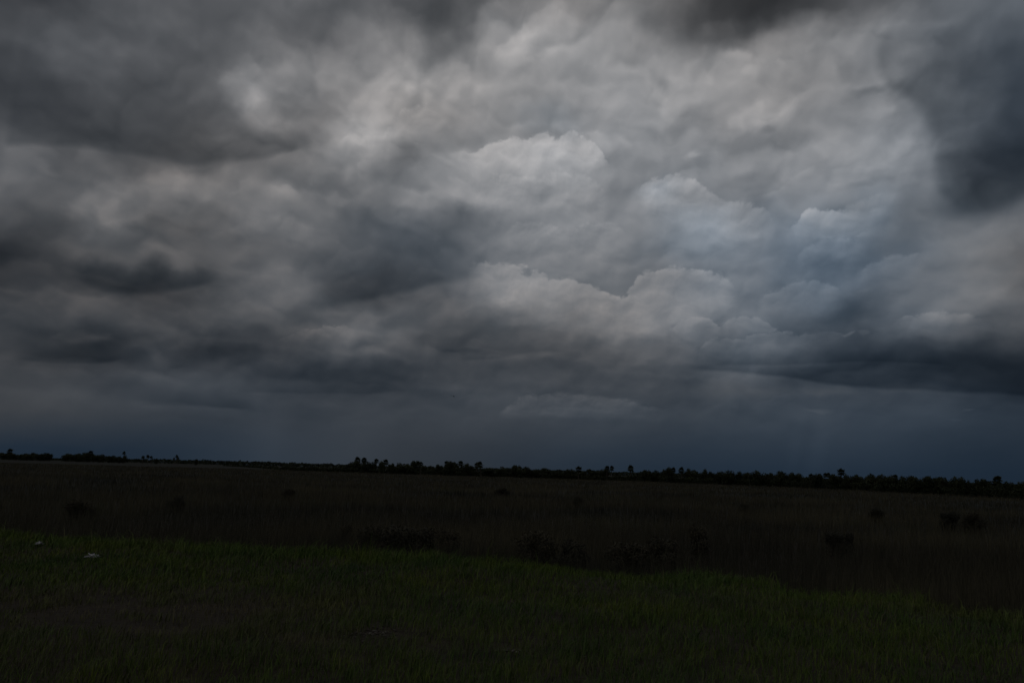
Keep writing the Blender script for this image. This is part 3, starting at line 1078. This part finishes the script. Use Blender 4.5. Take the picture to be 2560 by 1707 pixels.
CLUMPS = [
    ('from left in the clump at the far left edge', 'trees far off at the left',
     'b8,1131,18 p23,1125,11 b24,1131,14 b38,1134,14 b50,1135,12 b58,1133,12 b70,1133,16 b83,1131,18 b93,1134,10 b101,1134,12 b112,1131,12 b123,1132,11'),
    ('from left in the second far clump from the left', 'trees far off at the left',
     'b165,1133,15 b178,1134,13 b190,1133,14 b200,1133,14 b210,1130,14 b218,1130,14 p225,1128,10 b233,1134,12 b245,1136,14 b257,1135,13 b271,1139,14 b285,1138,14 b299,1140,12 p308,1127,7 b312,1137,8'),
    ('from left among the scattered tiny trees right of the far clumps', 'tiny scattered trees on the far plain',
     'p357,1140,7 p369,1137,7 p378,1140,6 b390,1145,6 p435,1144,5 p439,1136,6 p444,1142,6 b491,1147,7'),
    ('from left in the clump with the twin palms left of centre', 'trees of the marsh belt',
     'b872,1157,20 p892,1144,15 p909,1144,13 b894,1152,26 b917,1153,17 b932,1154,16 p942,1147,11 b954,1152,15 p967,1150,13 b978,1157,14'),
    ('from left in the low hedge with a paired crown near centre', 'trees of the marsh belt',
     'b997,1156,15 b1015,1158,32 b1036,1151,20 p1045,1152,11 p1052,1154,10 b1062,1163,18 b1079,1163,16'),
    ('from left in the dense clump just left of the middle', 'trees of the marsh belt',
     'b1098,1160,16 p1115,1154,13 b1126,1152,20 b1138,1154,18 b1130,1162,40 p1155,1153,13 b1165,1157,18 b1176,1163,16 p1190,1158,13 p1203,1156,15 b1222,1168,28 b1255,1165,18 b1270,1168,16'),
    ('from left in the belt left of the lone palm right of middle', 'trees of the marsh belt',
     'b1291,1162,23 b1291,1170,24 b1312,1166,24 b1335,1172,22 b1363,1169,32 b1393,1175,22 b1422,1172,30 p1446,1169,15 b1450,1178,20 b1478,1172,22 b1495,1174,18 b1511,1172,22 p1517,1164,12 p1527,1164,11'),
    ('from left in the belt between the two lone palms', 'trees of the marsh belt',
     'b1616,1174,20 b1616,1182,20 b1637,1175,20 b1640,1183,24 b1662,1172,22 b1674,1167,17 p1684,1168,12 b1680,1180,26 p1704,1169,14 b1720,1170,18 b1735,1173,18 b1760,1172,15 b1760,1179,20 b1778,1178,18 b1800,1177,22 b1822,1175,26 b1845,1178,20 b1866,1180,22 b1897,1176,32 b1923,1181,18 b1945,1177,17 b1958,1177,17 b1950,1188,26 b1978,1180,20 b1999,1182,18 p2026,1184,11 b2024,1190,24 b2046,1183,20 p2062,1181,10 p2075,1181,11 b2088,1184,24'),
    ('from left in the right-hand stretch of the tree belt', 'trees of the marsh belt',
     'b2120,1186,20 b2138,1185,20 b2154,1190,18 b2174,1182,18 b2175,1192,24 b2192,1189,20 b2209,1184,20 b2214,1190,24 b2225,1187,17 p2243,1185,11 b2243,1193,22 b2260,1189,20 b2276,1188,20 b2292,1191,26 b2310,1191,20 b2328,1189,26 b2346,1191,20 b2362,1192,22 b2392,1191,20 b2407,1192,20 b2399,1204,26 b2440,1197,18 b2455,1196,18 b2468,1197,20 p2493,1192,18 b2493,1203,26 b2512,1203,20 b2532,1205,18 b2552,1203,22'),
]
SPECIAL = {892: 'tall leafy cabbage palm, left of the twin palms left of centre', 909: 'leaning cabbage palm, right of the twin palms left of centre',
           942: 'short round-headed palm on bare trunk, right of the twin palms', 308: 'tall thin palm at the right end of the far left clumps',
           23: 'tallest dark tree at the far left edge of the horizon', 439: 'tallest of three tiny thin palms on the far left plain',
           2493: 'broad round palm crown near the right edge of the belt'}
for where, grp, spec in CLUMPS:
    count = {'p': 0, 'b': 0}
    items = sorted(((t[0], *[float(v) for v in t[1:].split(',')]) for t in spec.split()), key=lambda t: t[1])
    for kind, px, top, w in items:
        i_ = count[kind]
        count[kind] += 1
        lab = '%s %s %s' % (ORD[i_], 'palm' if kind == 'p' else 'shrub', where)
        if kind == 'p' and int(px) in SPECIAL:
            lab = SPECIAL[int(px)]
        jit = 1.0 + 0.03 * math.sin(px * 12.9)
        plant(kind, px, top, w, lab, grp, belt(px) * jit)
plant('p', 1576, 1164.5, 15, 'lone cabbage palm with clear trunk just right of the middle', 'lone palms')
plant('p', 2102, 1171.5, 16, 'lone round-headed palm rising above the belt at right', 'lone palms')


def thicket_mesh(name, pts, hts, depth, n, leaf, material, seed):
    """a long low mass of leaf cards: pts = photograph columns, hts = tops in metres above marsh"""
    g = np.random.default_rng(seed)
    px = g.uniform(pts[0], pts[-1], n)
    H = np.interp(px, pts, hts)
    ds = np.array([belt(p) for p in px]) if depth < 100 else np.full(n, 2500.0)
    ds = ds + g.uniform(-0.5, 0.5, n) * depth
    lump = 0.78 + 0.22 * vnoise(px, ds * 0.1, 0.11, seed) + 0.10 * vnoise(px, ds * 0.1, 0.4, seed + 1)
    q = [spot(p, d) for p, d in zip(px, ds)]
    x, y = np.array([a for a, _ in q]), np.array([b for _, b in q])
    z = -2.0 + H * lump * g.random(n) ** 0.6
    p = np.stack([x, y, z], -1)
    a = g.normal(size=(n, 3))
    a /= np.linalg.norm(a, axis=1, keepdims=True)
    b = np.cross(a, g.normal(size=(n, 3)))
    b /= np.linalg.norm(b, axis=1, keepdims=True)
    sz = leaf * g.uniform(0.6, 1.4, n)[:, None] * (ds / ds.mean())[:, None]
    V = np.stack([p - a * sz, p - b * sz * 0.6, p + a * sz, p + b * sz * 0.6], 1).reshape(-1, 3)
    return mesh_np(name, V, [np.arange(n * 4).reshape(-1, 4)], material, {'tone': np.repeat(g.random(n) * 0.7, 4)})


add('undergrowth', thicket_mesh('undergrowth', [560, 640, 700, 860, 1000, 1280, 1560, 1600, 1920, 2200, 2400, 2640],
                                [0.5, 2.6, 3.2, 3.6, 3.4, 4.0, 3.5, 3.8, 3.9, 3.9, 3.6, 3.7], 16, 60000, 0.42, BUSH_LEAF, 61),
    kind='stuff', label='dark tangled undergrowth along the foot of the tree belt', category='undergrowth')
add('distant_woods', thicket_mesh('distant_woods', [100, 128, 300, 440, 640, 860, 1200, 1552, 1900, 2150, 2420, 2640],
                                  [3.7, 6, 9.5, 12.5, 14, 13, 13.5, 14, 14, 10, 8, 7], 220, 30000, 2.6, BUSH_LEAF, 77),
    kind='stuff', label='thin dark line of woods on the far horizon', category='woods')

# shrubs standing in the marsh: column, foot row, width px, height px
MARSH = [(205, 1268, 70, 22, 'wide low shrub in the marsh at left behind the litter'), (440, 1250, 46, 13, 'low shrub in the brown marsh above the left bank'),
         (722, 1230, 30, 11, 'low shrub in the marsh left of centre'),
         (940, 1352, 90, 44, 'left part of the large black shrub mass behind bank'), (1015, 1366, 120, 56, 'right part of the large black shrub mass behind bank'),
         (1120, 1345, 80, 26, 'low black shrub beside the large shrub mass behind bank'), (860, 1330, 50, 26, 'small dark shrub left of the large mass behind bank'),
         (1345, 1382, 110, 58, 'left of two joined black shrubs behind the bank near middle'), (1420, 1388, 90, 44, 'right of two joined black shrubs behind the bank near middle'),
         (1260, 1226, 40, 9, 'low wide shrub in the far marsh at the middle'), (1445, 1248, 30, 9, 'small shrub in the middle marsh right of centre'),
         (1570, 1394, 110, 40, 'broad low dark shrub behind the bank, right of middle'), (1660, 1386, 100, 46, 'dark shrub next to the tall one behind the bank'),
         (1748, 1362, 62, 52, 'tall upright dark shrub in the marsh right of centre'),
         (1860, 1266, 26, 11, 'small shrub in the marsh left of the right-hand pair'),
         (2190, 1282, 36, 15, 'small shrub of the right marsh near the belt'),
         (2095, 1348, 60, 22, 'low dark shrub above the right part of the bank'), (2375, 1300, 44, 24, 'left one of the dark shrub pair at far right'),
         (2440, 1306, 46, 30, 'right one of the dark shrub pair at far right')]
for px, foot, w, hp, lab in MARSH:
    d = ray(px, foot)
    # grass tops hide the foot: stand it where the sight line meets 0.9 m above the marsh floor
    t = (-1.1 - EYE) / min(d.z, -0.002)
    dist = min(math.hypot(d.x * t, d.y * t), 900)
    x, y = d.x / math.hypot(d.x, d.y) * dist, d.y / math.hypot(d.x, d.y) * dist
    z = float(height(np.array(x), np.array(y))) - 0.05
    hgt = top_height(px, foot - hp, dist) - z
    wid = px_size(w, dist)
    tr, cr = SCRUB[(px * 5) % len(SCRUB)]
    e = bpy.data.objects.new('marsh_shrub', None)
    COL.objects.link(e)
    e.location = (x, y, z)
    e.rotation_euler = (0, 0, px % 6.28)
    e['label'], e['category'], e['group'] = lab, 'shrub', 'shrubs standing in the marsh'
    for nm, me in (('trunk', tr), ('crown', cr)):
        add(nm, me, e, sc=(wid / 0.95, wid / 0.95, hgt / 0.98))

# ------------------------------------------------------------------ litter, stones, aircraft
def b_plastic(nt, b):
    c = ramp_nodes(nt, noise_node(nt, 18.0, 4.0, 0.6), [(0.3, (0.40, 0.41, 0.43)), (0.7, (0.74, 0.75, 0.76))])
    nt.links.new(c, b.inputs['Base Color'])


PLASTIC = mat('crumpled white plastic', b_plastic, 0.35, 0.5)


def crumple(name, nx, ny, w, d, amp, seed):
    g = np.random.default_rng(seed)
    u, v = np.meshgrid(np.linspace(-0.5, 0.5, nx), np.linspace(-0.5, 0.5, ny), indexing='ij')
    x, y = u * w, v * d
    z = np.zeros_like(u)
    for k in range(9):                                    # sharp random folds
        a = g.uniform(0, math.pi)
        t = (u * math.cos(a) + v * math.sin(a)) * g.uniform(2, 7) + g.uniform(0, 6)
        z += np.abs((t % 1.0) - 0.5) * g.uniform(0.3, 1.0)
    z = (z - z.min()) / (z.max() - z.min())
    edge_ = np.clip(1 - np.hypot(u * 2, v * 2) ** 2, 0, 1)
    z = z * amp * (0.25 + 0.75 * edge_)
    x = x * (0.75 + 0.35 * vnoise(u, v, 5.0, seed)) + 0.02 * g.normal(size=u.shape)
    y = y * (0.75 + 0.35 * vnoise(v, u, 5.0, seed + 3)) + 0.02 * g.normal(size=u.shape)
    top = np.stack([x, y, z], -1).reshape(-1, 3)
    bot = top - np.array([0, 0, 0.003])
    V = np.concatenate([top, bot])
    i, j = np.meshgrid(np.arange(nx - 1), np.arange(ny - 1), indexing='ij')
    q = np.stack([i * ny + j, (i + 1) * ny + j, (i + 1) * ny + j + 1, i * ny + j + 1], -1).reshape(-1, 4)
    n = nx * ny
    rim = [k for k in range(ny)] + [k * ny + ny - 1 for k in range(1, nx)] + [(nx - 1) * ny + k for k in range(ny - 2, -1, -1)] + [k * ny for k in range(nx - 2, 0, -1)]
    side = np.array([[rim[k], rim[(k + 1) % len(rim)], rim[(k + 1) % len(rim)] + n, rim[k] + n] for k in range(len(rim))])
    return mesh_np(name, V, [q, q[:, ::-1] + n, side], PLASTIC)


for px, py, w, d, amp, sd, rz, lab in [
        (233, 1390, 0.24, 0.18, 0.09, 3, 0.3, 'crumpled white plastic bag lying in the grass at left, the larger one'),
        (98, 1357, 0.13, 0.09, 0.07, 8, 1.1, 'small white plastic scrap in the grass near the left edge')]:
    x, y = on_plane(px, py, 0.12)
    z = float(height(np.array(x), np.array(y)))
    add('plastic_litter', crumple('plastic_litter', 16, 13, w, d, amp, sd), loc=(x, y, z + 0.075), rz=rz, label=lab, category='litter',
        group='white litter on the bank')


# bare gravelly spots worn into the bank
def b_stone(nt, b):
    oi = nt.nodes.new('ShaderNodeAttribute')
    oi.attribute_name = 'tone'
    c = ramp_nodes(nt, oi.outputs['Fac'], [(0.0, (0.05, 0.043, 0.036)), (0.85, (0.10, 0.09, 0.078)), (1.0, (0.26, 0.25, 0.23))])
    nt.links.new(c, b.inputs['Base Color'])


g = np.random.default_rng(5)
Vs, Fs, Ts, o_ = [], [], [], 0
for px, py, rx, ry, n in [(925, 1578, 0.25, 0.2, 110), (1270, 1613, 0.14, 0.05, 40), (860, 1566, 0.12, 0.08, 20)]:
    cx, cy = on_plane(px, py, 0.05)
    for k in range(n):
        x, y = cx + g.normal() * rx * 0.6, cy + g.normal() * ry * 0.6
        r_ = g.uniform(0.004, 0.013)
        d = g.normal(size=(8, 3))
        d /= np.linalg.norm(d, axis=1, keepdims=True)
        corners = np.array([[a, b, c] for a in (-1, 1) for b in (-1, 1) for c in (-1, 1)], float) * r_ * g.uniform(0.6, 1.1, (8, 3)) * [1.2, 1, 0.7]
        Vs.append(corners + [x, y, float(height(np.array(x), np.array(y))) + r_ * 0.6])
        Fs.append(np.array([[0, 1, 3, 2], [4, 6, 7, 5], [0, 4, 5, 1], [2, 3, 7, 6], [0, 2, 6, 4], [1, 5, 7, 3]]) + o_)
        Ts += [g.random()] * 8
        o_ += 8
add('gravel', mesh_np('gravel', np.concatenate(Vs), [np.concatenate(Fs)], mat('gravel', b_stone), {'tone': Ts}), kind='stuff',
    label='loose pale gravel in bare spots of the bank', category='gravel')


# small dark aircraft low over the far marsh
def b_air(nt, b):
    b.inputs['Base Color'].default_value = (0.02, 0.022, 0.025, 1)


AIR = mat('dark aircraft paint', b_air, 0.5, 0.4)


def body(stations, sides=10):
    """lofted body along x: (x, z, half width, half height)"""
    ang = np.arange(sides) / sides * 2 * math.pi
    V = np.concatenate([np.stack([np.full(sides, x), hw * np.cos(ang), z + hh * np.sin(ang)], -1) for x, z, hw, hh in stations])
    F = [[k * sides + q, k * sides + (q + 1) % sides, (k + 1) * sides + (q + 1) % sides, (k + 1) * sides + q]
         for k in range(len(stations) - 1) for q in range(sides)]
    return V, np.array(F)


D_AIR = 2600.0
d = ray(1134, 990.5)
q = D_AIR / math.hypot(d.x, d.y)
air = add('aircraft', None, loc=(d.x * q, d.y * q, EYE + d.z * q), rz=-0.25, label='tiny dark aircraft flying low in the grey sky near middle', category='aircraft')
air.rotation_euler = (0, math.radians(9), -0.25)
V, F = body([(3.6, -0.75, 0.05, 0.05), (3.0, -0.6, 0.7, 0.6), (1.8, -0.2, 1.05, 1.1), (0.0, 0.0, 1.1, 1.25), (-1.6, 0.15, 0.8, 0.85), (-2.6, 0.25, 0.35, 0.4), (-2.8, 0.25, 0.02, 0.02)])
add('fuselage', mesh_np('fuselage', V, [F], AIR, smooth=True), air)
V, F = body([(-2.2, 0.3, 0.3, 0.3), (-5.0, 0.4, 0.2, 0.22), (-8.2, 0.5, 0.12, 0.14), (-8.4, 0.5, 0.01, 0.01)])
add('tail_boom', mesh_np('tail_boom', V, [F], AIR, smooth=True), air)
V, F = body([(-7.4, 0.5, 0.06, 0.1), (-8.0, 1.1, 0.06, 0.5), (-8.6, 1.7, 0.05, 0.45), (-8.8, 2.0, 0.01, 0.05)])
add('tail_fin', mesh_np('tail_fin', V, [F], AIR), air)
V, F = body([(0.15, 1.2, 0.25, 0.2), (0.0, 1.6, 0.2, 0.45), (-0.15, 1.9, 0.02, 0.02)])
add('rotor_mast', mesh_np('rotor_mast', V, [F], AIR), air)
V, F = body([(-5.2, 2.05, 0.16, 0.04), (-0.1, 1.95, 0.16, 0.05)], 6)
rb = mesh_np('rotor_blade', V, [F], AIR)
for k in range(3):
    add('rotor_blade', rb, air, rz=k * 2.0944 + 0.4)
for sd in (-1, 1):
    Va, Fa = tube([(2.4, sd * 1.0, -1.55), (2.0, sd * 1.0, -1.75), (-1.6, sd * 1.0, -1.75)], [0.06, 0.06, 0.06], 6)
    Vb, Fb = tube([(1.2, sd * 0.6, -0.8), (1.2, sd * 1.0, -1.75)], [0.05, 0.05], 6)
    Vc, Fc = tube([(-0.8, sd * 0.6, -0.8), (-0.8, sd * 1.0, -1.75)], [0.05, 0.05], 6)
    V, F = join([(Va, Fa), (Vb, Fb), (Vc, Fc)])
    add('landing_skid', mesh_np('landing_skid', V, [F], AIR), air)
